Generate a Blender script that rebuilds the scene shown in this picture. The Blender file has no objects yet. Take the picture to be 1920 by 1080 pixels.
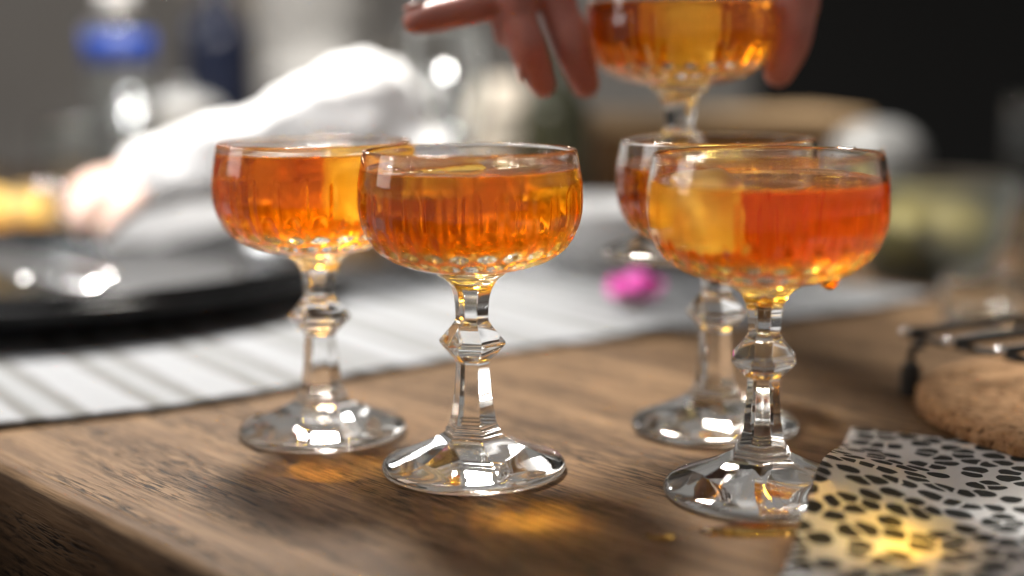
import bpy, bmesh, math, random
from mathutils import Vector, Matrix, noise

sc = bpy.context.scene
C = bpy.context.collection
R = math.radians
CM = 0.01
random.seed(7)

# ------------------------------------------------------------------ camera
cd = bpy.data.cameras.new('camera'); cam = bpy.data.objects.new('camera', cd); C.objects.link(cam)
cd.sensor_width = 36.0; cd.lens = 50.0; cd.clip_start = 0.01; cd.clip_end = 50
PITCH, ROLL = R(9.2), R(0.5)
f = Vector((0, math.cos(PITCH), -math.sin(PITCH))); r0 = Vector((1, 0, 0)); u0 = r0.cross(f)
rr = math.cos(ROLL)*r0 - math.sin(ROLL)*u0
uu = math.sin(ROLL)*r0 + math.cos(ROLL)*u0
cam.matrix_world = Matrix(((rr.x, uu.x, -f.x, 0), (rr.y, uu.y, -f.y, 0), (rr.z, uu.z, -f.z, .1775), (0, 0, 0, 1)))
cd.dof.use_dof = True; cd.dof.focus_distance = 0.598; cd.dof.aperture_fstop = 1.95
sc.camera = cam

# ------------------------------------------------------------------ world, lamp, added fills, exposure
w = bpy.data.worlds.new('World'); sc.world = w; w.use_nodes = True
w.node_tree.nodes['Background'].inputs[0].default_value = (1.0, .95, .90, 1)
w.node_tree.nodes['Background'].inputs[1].default_value = 0.23

def area(name, loc, target, size, power, color, shape='DISK', size_y=None):
    l = bpy.data.lights.new(name, 'AREA'); l.shape = shape; l.size = size
    if size_y: l.size_y = size_y
    l.energy = power; l.color = color
    o = bpy.data.objects.new(name, l); C.objects.link(o); o.location = loc
    o.rotation_euler = (Vector(target) - Vector(loc)).to_track_quat('-Z', 'Y').to_euler()
    return o
area('pendant_lamp', (-.24, 1.27, .99), (0, .6, .05), .20, 31.0, (1, .95, .88))
area('ceiling_lamp', (-.45, .70, 1.0), (-.27, 1.2, .08), .45, 2.6, (1, .98, .96)).data.spread = R(75)  # unseen fill, added to brighten the white sleeve and towel
area('window_light', (-1.6, .85, .75), (-.2, 1.15, .08), .7, 7.0, (1, .97, .94), 'RECTANGLE', 1.1)  # unseen fill, added to light the things at back left
area('spot_lamp', (-.62, 2.1, .62), (-.2, .9, 0), .16, 2.0, (1, 1, 1))  # unseen light, added for highlights on the plate and glassware

sc.view_settings.view_transform = 'Standard'; sc.view_settings.look = 'None'
sc.view_settings.exposure = 0.15; sc.view_settings.gamma = 1.0
sc.view_settings.use_curve_mapping = False
cy = sc.cycles
cy.max_bounces = 24; cy.transmission_bounces = 24; cy.glossy_bounces = 12; cy.diffuse_bounces = 4
cy.transparent_max_bounces = 32; cy.volume_bounces = 2
cy.caustics_reflective = True; cy.caustics_refractive = True; cy.blur_glossy = 0.1
cy.sample_clamp_indirect = 120.0; cy.sample_clamp_direct = 0.0
cy.use_denoising = True
try:
    cy.denoiser = 'OPENIMAGEDENOISE'; cy.denoising_input_passes = 'RGB_ALBEDO_NORMAL'
except Exception: pass
try:
    cy.use_guiding = True; cy.use_surface_guiding = True; cy.use_volume_guiding = False
except Exception: pass

# ------------------------------------------------------------------ material helpers
def mat(name):
    m = bpy.data.materials.new(name); m.use_nodes = True
    nt = m.node_tree; nt.nodes.clear()
    out = nt.nodes.new('ShaderNodeOutputMaterial')
    return m, nt, out
def N(nt, t, **kw):
    n = nt.nodes.new(t)
    for k, v in kw.items():
        if k in n.inputs.keys() if isinstance(k, str) else False: n.inputs[k].default_value = v
        else: setattr(n, k, v)
    return n
def L(nt, a, b): nt.links.new(a, b)
def ramp(nt, fac, stops, interp='LINEAR'):
    n = nt.nodes.new('ShaderNodeValToRGB'); n.color_ramp.interpolation = interp
    e = n.color_ramp.elements
    while len(e) < len(stops): e.new(0.5)
    for el, (p, c) in zip(e, stops):
        el.position = p; el.color = c if len(c) == 4 else (*c, 1)
    L(nt, fac, n.inputs[0]); return n.outputs[0]
def mixc(nt, fac, a, b, mode='MIX'):
    n = nt.nodes.new('ShaderNodeMix'); n.data_type = 'RGBA'; n.blend_type = mode
    for s, v in ((n.inputs[0], fac), (n.inputs[6], a), (n.inputs[7], b)):
        if hasattr(v, 'is_output'): L(nt, v, s)
        elif isinstance(v, (int, float)): s.default_value = v
        else: s.default_value = (*v, 1) if len(v) == 3 else v
    return n.outputs[2]
def mapped(nt, scale=(1, 1, 1), rot=(0, 0, 0), coord='Object', loc=(0, 0, 0)):
    tc = nt.nodes.new('ShaderNodeTexCoord'); mp = nt.nodes.new('ShaderNodeMapping')
    mp.inputs['Scale'].default_value = scale; mp.inputs['Rotation'].default_value = rot
    mp.inputs['Location'].default_value = loc
    L(nt, tc.outputs[coord], mp.inputs[0]); return mp.outputs[0]
def noise_n(nt, vec, scale, detail=4, rough=.55, dist=0):
    n = nt.nodes.new('ShaderNodeTexNoise'); n.inputs['Scale'].default_value = scale
    n.inputs['Detail'].default_value = detail; n.inputs['Roughness'].default_value = rough
    n.inputs['Distortion'].default_value = dist
    L(nt, vec, n.inputs['Vector']); return n.outputs[0]
def bsdf(nt, out, color=(.5, .5, .5), rough=.5, **kw):
    b = nt.nodes.new('ShaderNodeBsdfPrincipled')
    if hasattr(color, 'is_output'): L(nt, color, b.inputs['Base Color'])
    else: b.inputs['Base Color'].default_value = (*color, 1)
    if hasattr(rough, 'is_output'): L(nt, rough, b.inputs['Roughness'])
    else: b.inputs['Roughness'].default_value = rough
    for k, v in kw.items(): b.inputs[k.replace('_', ' ')].default_value = v
    L(nt, b.outputs[0], out.inputs[0]); return b
def bump(nt, b, height, strength=.3, dist=.001):
    n = nt.nodes.new('ShaderNodeBump'); n.inputs['Strength'].default_value = strength
    n.inputs['Distance'].default_value = dist
    L(nt, height, n.inputs['Height']); L(nt, n.outputs[0], b.inputs['Normal'])

def plain(name, color, rough=.5, var=.15, scale=40, **kw):
    m, nt, out = mat(name)
    v = mapped(nt); n = noise_n(nt, v, scale)
    c = mixc(nt, n, tuple(x*(1-var) for x in color), tuple(min(1, x*(1+var)) for x in color))
    b = bsdf(nt, out, c, rough, **kw); bump(nt, b, n, .12, .0006)
    return m
def glassmat(name, ior=1.5, color=(1, 1, 1), rough=0.0):
    m, nt, out = mat(name)
    g = nt.nodes.new('ShaderNodeBsdfGlass'); g.inputs['IOR'].default_value = ior
    g.inputs['Color'].default_value = (*color, 1); g.inputs['Roughness'].default_value = rough
    if hasattr(g, 'distribution'): g.distribution = 'MULTI_GGX' if rough else 'BECKMANN'
    L(nt, g.outputs[0], out.inputs[0]); return m

M = {}
M['glass'] = glassmat('clear_crystal', 1.5, (.985, .985, .98))
M['glass_wet'] = glassmat('crystal_against_drink', 1.5/1.335, (.99, .99, .985))
M['thin_glass'] = glassmat('clear_tableware_glass', 1.45, (.97, .98, .98))
M['frosted'] = glassmat('cloudy_glass', 1.3, (.72, .74, .73), .5)
M['bead'] = glassmat('water_bead', 1.33)
M['drip'] = glassmat('amber_drip', 1.33, (1, .82, .4))
M['green_glass'] = glassmat('olive_bottle_glass', 1.45, (.5, .52, .36))

def drink_mat(name, dens, col):
    """face attribute 'air' = 1 on the free surface (water/air), 0 where the drink meets glass or ice"""
    m, nt, out = mat(name)
    at = nt.nodes.new('ShaderNodeAttribute'); at.attribute_name = 'air'
    t = nt.nodes.new('ShaderNodeBsdfTransparent')
    g = nt.nodes.new('ShaderNodeBsdfGlass'); g.inputs['IOR'].default_value = 1.335; g.inputs['Roughness'].default_value = 0
    mx = nt.nodes.new('ShaderNodeMixShader')
    L(nt, at.outputs['Fac'], mx.inputs[0]); L(nt, t.outputs[0], mx.inputs[1]); L(nt, g.outputs[0], mx.inputs[2])
    L(nt, mx.outputs[0], out.inputs[0])
    va = nt.nodes.new('ShaderNodeVolumeAbsorption'); va.inputs['Color'].default_value = (*col, 1)
    va.inputs['Density'].default_value = dens
    vs = nt.nodes.new('ShaderNodeVolumeScatter'); vs.inputs['Color'].default_value = (1, .52, .03, 1)
    vs.inputs['Density'].default_value = 4.5; vs.inputs['Anisotropy'].default_value = .6
    ad = nt.nodes.new('ShaderNodeAddShader'); L(nt, va.outputs[0], ad.inputs[0]); L(nt, vs.outputs[0], ad.inputs[1])
    L(nt, ad.outputs[0], out.inputs[1]); return m
M['drink'] = drink_mat('amber_drink', 95, (.999, .79, 0))
M['drink_red'] = drink_mat('red_amber_drink', 95, (.999, .79, 0))
def ice_mat(name, body, lo, hi, frost):
    m, nt, out = mat(name)
    at = nt.nodes.new('ShaderNodeAttribute'); at.attribute_name = 'air'
    v = mapped(nt); n = noise_n(nt, v, 55, 5)
    t = nt.nodes.new('ShaderNodeBsdfTransparent')
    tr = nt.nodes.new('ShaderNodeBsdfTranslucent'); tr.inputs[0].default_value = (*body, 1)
    fac = ramp(nt, n, [(.4, (lo,)*3), (.75, (hi,)*3)])
    m1 = nt.nodes.new('ShaderNodeMixShader'); L(nt, fac, m1.inputs[0]); L(nt, t.outputs[0], m1.inputs[1]); L(nt, tr.outputs[0], m1.inputs[2])
    g = nt.nodes.new('ShaderNodeBsdfGlass'); g.inputs['IOR'].default_value = 1.31; g.inputs['Roughness'].default_value = .04
    bp = nt.nodes.new('ShaderNodeBump'); bp.inputs['Strength'].default_value = .25; bp.inputs['Distance'].default_value = .002
    L(nt, n, bp.inputs['Height']); L(nt, bp.outputs[0], g.inputs['Normal'])
    m2 = nt.nodes.new('ShaderNodeMixShader'); L(nt, at.outputs['Fac'], m2.inputs[0]); L(nt, m1.outputs[0], m2.inputs[1])
    df = nt.nodes.new('ShaderNodeBsdfTranslucent'); df.inputs[0].default_value = (.9, .9, .88, 1)
    m3 = nt.nodes.new('ShaderNodeMixShader'); m3.inputs[0].default_value = frost; L(nt, g.outputs[0], m3.inputs[1]); L(nt, df.outputs[0], m3.inputs[2])
    L(nt, m3.outputs[0], m2.inputs[2])
    L(nt, m2.outputs[0], out.inputs[0]); return m
M['ice'] = ice_mat('citrus_ice', (.95, .80, .30), .42, .62, .35)  # yellow glow of light through the drink is put into the ice colour
M['clear_ice'] = ice_mat('clear_ice', (.95, .95, .95), .0, .1, .1)

def wood_mat(name, dark, light, pores=True, rough=.42, seed=0.0, scale=1.0):
    """grain runs along local X"""
    m, nt, out = mat(name)
    oi = nt.nodes.new('ShaderNodeObjectInfo')
    tc = nt.nodes.new('ShaderNodeTexCoord')
    off = nt.nodes.new('ShaderNodeVectorMath'); off.operation = 'MULTIPLY_ADD'
    rv = nt.nodes.new('ShaderNodeCombineXYZ')
    for k in range(3): L(nt, oi.outputs['Random'], rv.inputs[k])
    L(nt, rv.outputs[0], off.inputs[0]); off.inputs[1].default_value = (3.1, 7.7, 1.3); L(nt, tc.outputs['Object'], off.inputs[2])
    def mp(s):
        q = nt.nodes.new('ShaderNodeMapping'); q.inputs['Scale'].default_value = tuple(x*scale for x in s); L(nt, off.outputs[0], q.inputs[0]); return q.outputs[0]
    broad = noise_n(nt, mp((2.2, 26, 26)), 1.0, 5, .6, .8)
    fine = noise_n(nt, mp((16, 420, 420)), 1.0, 4, .6, .2)
    c = ramp(nt, broad, [(.28, dark), (.5, tuple((a+b)/2 for a, b in zip(dark, light))), (.72, light)])
    c = mixc(nt, ramp(nt, fine, [(.35, (.62, .6, .58)), (.6, (1.06, 1.05, 1.04))]), (0, 0, 0), c, 'MULTIPLY') if False else mixc(nt, 1.0, c, ramp(nt, fine, [(.32, (.5, .47, .44)), (.6, (1, 1, 1))]), 'MULTIPLY')
    h = fine
    if pores:
        po = noise_n(nt, mp((70, 1250, 1250)), 1.0, 2, .5, .1)
        region = noise_n(nt, mp((3.5, 60, 60)), 1.0, 3, .6, .4)
        mul = nt.nodes.new('ShaderNodeMath'); mul.operation = 'MULTIPLY'
        L(nt, ramp(nt, po, [(.5, (0, 0, 0)), (.57, (1, 1, 1))]), mul.inputs[0])
        L(nt, ramp(nt, region, [(.42, (.08,)*3), (.55, (1,)*3)]), mul.inputs[1])
        c = mixc(nt, mul.outputs[0], c, tuple(x*.2 for x in dark))
        inv = nt.nodes.new('ShaderNodeMath'); inv.operation = 'SUBTRACT'; L(nt, fine, inv.inputs[0]); L(nt, mul.outputs[0], inv.inputs[1]); h = inv.outputs[0]
    b = bsdf(nt, out, c, rough, Specular_IOR_Level=.12); bump(nt, b, h, .5, .0006)
    return m
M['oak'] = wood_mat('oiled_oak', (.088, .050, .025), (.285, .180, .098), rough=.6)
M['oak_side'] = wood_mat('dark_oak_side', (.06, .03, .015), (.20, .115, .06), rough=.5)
M['board_wood'] = wood_mat('pale_board_wood', (.42, .25, .11), (.62, .42, .22), pores=False)
M['crate_wood'] = wood_mat('brown_crate_wood', (.18, .09, .04), (.36, .21, .1), pores=False)

def cloth_mat(name, stripes=True):
    m, nt, out = mat(name)
    v = mapped(nt)
    sep = nt.nodes.new('ShaderNodeSeparateXYZ'); L(nt, v, sep.inputs[0])
    n1 = noise_n(nt, v, 90, 4)
    if stripes:
        mm = nt.nodes.new('ShaderNodeMath'); mm.operation = 'MULTIPLY_ADD'; L(nt, n1, mm.inputs[0]); mm.inputs[1].default_value = .004; L(nt, sep.outputs[0], mm.inputs[2])
        md = nt.nodes.new('ShaderNodeMath'); md.operation = 'PINGPONG'; L(nt, mm.outputs[0], md.inputs[0]); md.inputs[1].default_value = .030
        dv = nt.nodes.new('ShaderNodeMath'); dv.operation = 'DIVIDE'; L(nt, md.outputs[0], dv.inputs[0]); dv.inputs[1].default_value = .030
        c = ramp(nt, dv.outputs[0], [(.0, (.305, .315, .33)), (.42, (.325, .335, .35)), (.52, (.17, .17, .168)), (.74, (.185, .185, .18)), (.84, (.275, .285, .295)), (1, (.30, .31, .32))])
    else:
        c = mixc(nt, n1, (.72, .73, .74), (.86, .86, .86))
    wv = nt.nodes.new('ShaderNodeTexWave'); wv.inputs['Scale'].default_value = 160; wv.bands_direction = 'Y'; wv.inputs['Distortion'].default_value = 1.5
    L(nt, v, wv.inputs[0])
    c = mixc(nt, 1.0, c, ramp(nt, wv.outputs[0], [(0, (.82,)*3), (1, (1,)*3)]), 'MULTIPLY')
    b = bsdf(nt, out, c, .9, Specular_IOR_Level=.2); bump(nt, b, wv.outputs[0], .6, .0012)
    return m
M['runner'] = cloth_mat('striped_woven_cotton')

def cork_mat():
    m, nt, out = mat('pressed_cork')
    v = mapped(nt)
    vo = nt.nodes.new('ShaderNodeTexVoronoi'); vo.inputs['Scale'].default_value = 330; L(nt, v, vo.inputs['Vector'])
    n = noise_n(nt, v, 210, 6, .7)
    c = mixc(nt, vo.outputs['Color'], (.38, .21, .10), (.56, .35, .19))
    c = mixc(nt, ramp(nt, n, [(.38, (1, 1, 1)), (.47, (0, 0, 0))]), c, (.14, .065, .028))
    b = bsdf(nt, out, c, .85, Specular_IOR_Level=.2); bump(nt, b, n, .9, .003)
    return m
M['cork'] = cork_mat()

def napkin_mat():
    m, nt, out = mat('spotted_paper')
    v = mapped(nt, (1, 1, 1))
    nz = nt.nodes.new('ShaderNodeTexNoise'); nz.inputs['Scale'].default_value = 70; nz.inputs['Detail'].default_value = 2; L(nt, v, nz.inputs['Vector'])
    sub = nt.nodes.new('ShaderNodeVectorMath'); sub.operation = 'MULTIPLY_ADD'; L(nt, nz.outputs['Color'], sub.inputs[0]); sub.inputs[1].default_value = (.006, .006, 0); L(nt, v, sub.inputs[2])
    mp = nt.nodes.new('ShaderNodeMapping'); mp.inputs['Scale'].default_value = (88, 90, 0); mp.inputs['Rotation'].default_value = (0, 0, .5); L(nt, sub.outputs[0], mp.inputs[0])
    vo = nt.nodes.new('ShaderNodeTexVoronoi'); vo.feature = 'F1'; vo.voronoi_dimensions = '2D'; vo.inputs['Scale'].default_value = 1; vo.inputs['Randomness'].default_value = .8
    L(nt, mp.outputs[0], vo.inputs['Vector'])
    ve = nt.nodes.new('ShaderNodeTexVoronoi'); ve.feature = 'DISTANCE_TO_EDGE'; ve.voronoi_dimensions = '2D'; ve.inputs['Scale'].default_value = 1; ve.inputs['Randomness'].default_value = .8
    L(nt, mp.outputs[0], ve.inputs['Vector'])
    a = ramp(nt, vo.outputs['Distance'], [(.41, (1, 1, 1)), (.45, (0, 0, 0))])
    e = ramp(nt, ve.outputs['Distance'], [(.055, (0, 0, 0)), (.085, (1, 1, 1))])
    fac = nt.nodes.new('ShaderNodeMath'); fac.operation = 'MULTIPLY'; L(nt, a, fac.inputs[0]); L(nt, e, fac.inputs[1])
    emb = nt.nodes.new('ShaderNodeTexVoronoi'); emb.inputs['Scale'].default_value = 700; emb.voronoi_dimensions = '2D'; L(nt, v, emb.inputs['Vector'])
    c = mixc(nt, fac.outputs[0], (.58, .585, .59), (.018, .02, .017))
    b = bsdf(nt, out, c, .8, Specular_IOR_Level=.25); bump(nt, b, emb.outputs['Distance'], .35, .0004)
    b.inputs['Subsurface Weight'].default_value = 0
    return m
M['napkin'] = napkin_mat()
M['black_glaze'] = plain('black_glazed_ceramic', (.006, .006, .0065), .16, .1, 6, Specular_IOR_Level=.3)
M['black_rubber'] = plain('black_rubber', (.012, .012, .012), .6)
M['black_metal'] = plain('black_coated_wire', (.008, .008, .0085), .45, Specular_IOR_Level=.25)
M['steel'] = plain('polished_steel', (.68, .68, .68), .16, .04, Metallic=1.0)
M['white_ceramic'] = plain('white_ceramic', (.78, .78, .77), .25, .04)
M['white_cotton'] = plain('white_cotton_sleeve', (.74, .74, .74), .85, .03)
M['grey_cotton'] = plain('grey_cotton', (.2, .195, .185), .9, .06)
M['lemon'] = plain('lemon_yellow', (.42, .33, .1), .45, .12)
M['lemon_flesh'] = plain('lemon_flesh', (.8, .66, .2), .4, .12)
M['cheese'] = plain('orange_yellow_cheese', (.82, .52, .13), .5, .08)
M['olive'] = plain('dark_olive_glaze', (.045, .045, .022), .3, .1)
M['blue_label'] = plain('blue_bottle_label', (.003, .035, .24), .5, .1)
M['paper_label'] = plain('off_white_paper', (.7, .68, .62), .7, .05)
M['stone'] = plain('beige_stoneware', (.52, .46, .38), .5, .08)
M['dark_stone'] = plain('dark_grey_stoneware', (.05, .05, .052), .35, .2)
M['navy'] = plain('navy_dark_bottle', (.008, .012, .03), .15, .2)
M['wall'] = plain('taupe_wall_paint', (.3, .29, .275), .9, .06, 6)
M['dark_wall'] = plain('charcoal_wall_paint', (.0025, .0027, .0027), .9, .1, 6)
M['cardboard'] = plain('brown_grey_cardboard', (.22, .19, .15), .8, .08)
M['tan'] = plain('tan_wood_box', (.45, .3, .16), .55, .12)
M['skirt'] = plain('grey_tub_plastic', (.24, .24, .235), .35, .1)
M['cloth_dark'] = plain('charcoal_cloth', (.035, .036, .042), .9, .1)
def petal_mat():
    m, nt, out = mat('magenta_petal')
    v = mapped(nt); n = noise_n(nt, v, 90)
    c = mixc(nt, n, (.72, .02, .42), (.85, .16, .6))
    b = bsdf(nt, out, c, .5); b.inputs['Subsurface Weight'].default_value = .2; b.inputs['Subsurface Radius'].default_value = (.01, .003, .006); return m
M['petal'] = petal_mat()
def skin_mat(name='skin', ca=(.48, .21, .155), cb=(.62, .32, .245)):
    m, nt, out = mat(name)
    v = mapped(nt); n = noise_n(nt, v, 60, 5)
    c = mixc(nt, n, ca, cb)
    b = bsdf(nt, out, c, .42, Specular_IOR_Level=.4)
    b.inputs['Subsurface Weight'].default_value = .35; b.inputs['Subsurface Radius'].default_value = (.012, .004, .002); b.inputs['Subsurface Scale'].default_value = .35
    bump(nt, b, noise_n(nt, v, 700, 3), .25, .0004); return m
M['skin'] = skin_mat('skin', (.27, .07, .05), (.52, .23, .18))
M['pale_skin'] = skin_mat('pale_skin', (.66, .46, .38), (.76, .56, .48))
M['nail'] = plain('fingernail', (.66, .38, .32), .25, .05)

# ------------------------------------------------------------------ object helpers
def tag(o, label, cat, group=None, kind=None):
    if label: o['label'] = label
    if cat: o['category'] = cat
    if group: o['group'] = group
    if kind: o['kind'] = kind
    return o
def empty(name, loc, rz=0):
    o = bpy.data.objects.new(name, None); C.objects.link(o); o.location = loc; o.rotation_euler = (0, 0, rz)
    o.empty_display_size = .02; return o
def obj(name, bm, m, parent=None, loc=None, rot=None, smooth=True, mats=None):
    me = bpy.data.meshes.new(name); bm.to_mesh(me); bm.free()
    for q in (mats or [m]): me.materials.append(q)
    if smooth:
        for p in me.polygons: p.use_smooth = True
    o = bpy.data.objects.new(name, me); C.objects.link(o)
    if parent: o.parent = parent
    if loc: o.location = loc
    if rot: o.rotation_euler = rot
    return o
def pyobj(name, verts, faces, m, parent=None, loc=None, rot=None, smooth=True, mats=None):
    me = bpy.data.meshes.new(name); me.from_pydata(verts, [], faces)
    for q in (mats or [m]): me.materials.append(q)
    if smooth:
        for p in me.polygons: p.use_smooth = True
    me.update()
    o = bpy.data.objects.new(name, me); C.objects.link(o)
    if parent: o.parent = parent
    if loc: o.location = loc
    if rot: o.rotation_euler = rot
    return o
def catmull(pts, n=4):
    out = []
    P = [pts[0]] + list(pts) + [pts[-1]]
    for i in range(1, len(P)-2):
        a, b, c, d = P[i-1], P[i], P[i+1], P[i+2]
        for k in range(n):
            t = k/n
            out.append(tuple(.5*((2*b[j]) + (-a[j]+c[j])*t + (2*a[j]-5*b[j]+4*c[j]-d[j])*t*t + (-a[j]+3*b[j]-3*c[j]+d[j])*t**3) for j in range(len(b))))
    out.append(tuple(pts[-1])); return out
def lathe(prof, seg, rfun=None):
    """prof = [(r, z)] in cm, closed at r=0 ends; returns verts (m), faces, ring of each face"""
    V, F, ring = [], [], []; rows = []
    for i, (r, z) in enumerate(prof):
        if r < 1e-6:
            rows.append([len(V)]); V.append((0, 0, z*CM)); continue
        row = []
        for s in range(seg):
            th = 2*math.pi*s/seg
            rr_, zz = (r, z) if rfun is None else rfun(i, r, z, th)
            row.append(len(V)); V.append((rr_*CM*math.cos(th), rr_*CM*math.sin(th), zz*CM))
        rows.append(row)
    for i in range(len(rows)-1):
        a, b = rows[i], rows[i+1]
        for s in range(seg):
            t = (s+1) % seg
            if len(a) == 1 and len(b) == 1: continue
            if len(a) == 1: F.append((a[0], b[t], b[s]))
            elif len(b) == 1: F.append((a[s], a[t], b[0]))
            else: F.append((a[s], a[t], b[t], b[s]))
            ring.append(i)
    return V, F, ring
def turned(name, prof, m, parent=None, loc=None, seg=64, n=3, sm=True):
    p = catmull(prof, n) if n > 1 else prof
    V, F, _ = lathe([(max(0, r), z) for r, z in p], seg)
    return pyobj(name, V, F, m, parent, loc, smooth=sm)
def box_bm(sx, sy, sz, bev=0.0, seg=2, base=True):
    bm = bmesh.new(); bmesh.ops.create_cube(bm, size=1)
    for v in bm.verts: v.co = Vector((v.co.x*sx, v.co.y*sy, (v.co.z + (.5 if base else 0))*sz))
    if bev: bmesh.ops.bevel(bm, geom=bm.edges[:], offset=bev, segments=seg, affect='EDGES', profile=.6)
    return bm
def tube(pts, rad, seg=12, cap=True):
    """swept tube through points (m); rad a number or a list"""
    V, F = [], []; n = len(pts); pts = [Vector(p) for p in pts]
    if not hasattr(rad, '__len__'): rad = [rad]*n
    t0 = (pts[1]-pts[0]).normalized(); a = t0.orthogonal().normalized()
    for i in range(n):
        t = (pts[min(i+1, n-1)]-pts[max(i-1, 0)]).normalized()
        a = (a - a.dot(t)*t).normalized(); b = t.cross(a)
        for s in range(seg):
            th = 2*math.pi*s/seg
            V.append(pts[i] + (a*math.cos(th)+b*math.sin(th))*rad[i])
    for i in range(n-1):
        for s in range(seg):
            t = (s+1) % seg
            F.append((i*seg+s, i*seg+t, (i+1)*seg+t, (i+1)*seg+s))
    if cap:
        F.append(tuple(range(seg-1, -1, -1))); F.append(tuple((n-1)*seg+s for s in range(seg)))
    return [tuple(v) for v in V], F
def evaluated(o):
    dg = bpy.context.evaluated_depsgraph_get()
    return bpy.data.meshes.new_from_object(o.evaluated_get(dg))
def sheet(name, fn, nu, nv, m, thick, **kw):
    """fn(u,v) -> Vector; closed sheet with real thickness"""
    V, F = [], []
    for k in (0, 1):
        for j in range(nv+1):
            for i in range(nu+1):
                p = Vector(fn(i/nu, j/nv)); p.z -= k*thick; V.append(tuple(p))
    W = nu+1; O = W*(nv+1)
    for j in range(nv):
        for i in range(nu):
            a = j*W+i; F.append((a, a+1, a+1+W, a+W)); F.append((O+a, O+a+W, O+a+1+W, O+a+1))
    for i in range(nu):
        F.append((i+1, i, O+i, O+i+1)); a = nv*W+i; F.append((a, a+1, O+a+1, O+a))
    for j in range(nv):
        a = j*W; F.append((a, a+W, O+a+W, O+a)); a = j*W+nu; F.append((a+W, a, O+a, O+a+W))
    return pyobj(name, V, F, m, **kw)

# ------------------------------------------------------------------ table: boards side by side, seen from its corner
# local X runs along the long front edge (far left), local Y across the boards (far right)
TANG = math.atan2(61.68-48.04, -23.01+10.58)        # direction of the front edge
table = empty('oak_table', (-.1458-.0037, .521-.0034, 0), TANG)
tag(table, 'oiled oak table top of glued boards with a rounded worn edge', 'table')
def stave(width, length, thick, m):
    bm = bmesh.new(); nx, ny = 2, 8; bev = .0009
    prof = [(0, -bev), (bev*.3, -bev*.3), (bev, 0)] + [(bev+(width-2*bev)*k/ny, 0) for k in range(1, ny)] + [(width-bev, 0), (width-bev*.3, -bev*.3), (width, -bev), (width, -thick), (0, -thick)]
    a = [bm.verts.new((-length*.42, y, z)) for y, z in prof]; b = [bm.verts.new((length*.58, y, z)) for y, z in prof]
    k = len(prof)
    for i in range(k): bm.faces.new((a[i], a[(i+1) % k], b[(i+1) % k], b[i]))
    bm.faces.new(a[::-1]); bm.faces.new(b); bm.normal_update()
    return bm
# v axis: world direction across is (cos,sin)(TANG-90deg) -> local -Y ; boards laid towards local -Y
y = .0135
for i, wd in enumerate([.118, .092, .135, .104, .12, .098, .13, .11, .125, .1, .14, .12]):
    bm = stave(wd-.0002, 3.6, .032, None)
    for v in bm.verts: v.co.y = -v.co.y - y
    bmesh.ops.reverse_faces(bm, faces=bm.faces[:])
    o = obj('board', bm, M['oak'], table, smooth=False); y += wd
# rounded front edge moulding, a strip of the same oak with a worn arris
bm = bmesh.new(); pr = []
for k in range(9):
    a = math.pi/2*k/8; pr.append((-.0135+.004*0 - .0 + (.0 - .0) , 0) if False else (-(.0135-.0045) + .0045*math.sin(a), -.0045 + .0045*math.cos(a)))
pr = [(-.0134, 0)] + pr + [(.0, -.05), (-.0134, -.05)]
nseg = 240; rows = []
for i in range(nseg+1):
    x = -1.5 + 3.6*i/nseg
    wob = noise.noise(Vector((x*38, .3, 0)))*.0009 + noise.noise(Vector((x*9, .8, 0)))*.0012
    rows.append([bm.verts.new((x, q+(wob if j > 2 else 0), z)) for j, (q, z) in enumerate(pr)])
for i in range(nseg):
    a, b = rows[i], rows[i+1]
    for j in range(len(pr)-1): bm.faces.new((a[j], a[j+1], b[j+1], b[j]))
bmesh.ops.recalc_face_normals(bm, faces=bm.faces[:])
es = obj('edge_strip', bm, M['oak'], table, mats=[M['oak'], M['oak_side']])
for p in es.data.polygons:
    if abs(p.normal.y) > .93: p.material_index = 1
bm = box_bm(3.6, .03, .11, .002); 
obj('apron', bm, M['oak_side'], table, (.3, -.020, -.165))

# ------------------------------------------------------------------ cut crystal coupes
def sstep(a, b, x):
    t = max(0, min(1, (x-a)/(b-a))); return t*t*(3-2*t)
NF = 24
base_p = catmull([(.0, .05), (1.5, .05), (2.9, .045), (3.55, .03)], 3) + catmull([(3.75, 0), (3.93, .06), (4.0, .2), (3.96, .36), (3.8, .5), (3.5, .63)], 3) + \
         catmull([(3.2, .75), (2.5, 1.03), (1.9, 1.29), (1.42, 1.53)], 3)
step_p = [(1.28, 1.62), (1.22, 1.68), (1.19, 1.76), (1.19, 1.84), (1.15, 1.90), (1.09, 1.93), (1.07, 1.99), (1.06, 2.07), (1.02, 2.11)]
stem_p = catmull([(.99, 2.18), (.92, 2.5), (.85, 2.95), (.79, 3.5), (.74, 4.1), (.705, 4.6), (.70, 4.82)], 2)
knob_p = [(.715, 4.9), (.80, 4.99), (.95, 5.14), (1.12, 5.32), (1.30, 5.52), (1.385, 5.63), (1.40, 5.70), (1.375, 5.78), (1.24, 5.93), (1.05, 6.15), (.88, 6.37), (.76, 6.53), (.71, 6.61)]
neck_p = catmull([(.69, 6.68), (.69, 6.95), (.71, 7.3), (.75, 7.65), (.83, 7.96), (.98, 8.24), (1.2, 8.47), (1.38, 8.59)], 2) + [(1.46, 8.66), (1.49, 8.73), (1.46, 8.80), (1.43, 8.83)]
bowl_p = catmull([(1.6, 8.83), (2.1, 8.89), (2.7, 9.03), (3.3, 9.26), (3.85, 9.58), (4.25, 9.97), (4.5, 10.4), (4.68, 10.85), (4.78, 11.3), (4.81, 11.7), (4.79, 12.2), (4.73, 12.7), (4.65, 13.2), (4.56, 13.7), (4.52, 13.85)], 5)
rim_p = [(4.505, 13.91), (4.47, 13.945), (4.43, 13.955), (4.39, 13.94), (4.365, 13.90)]
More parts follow.
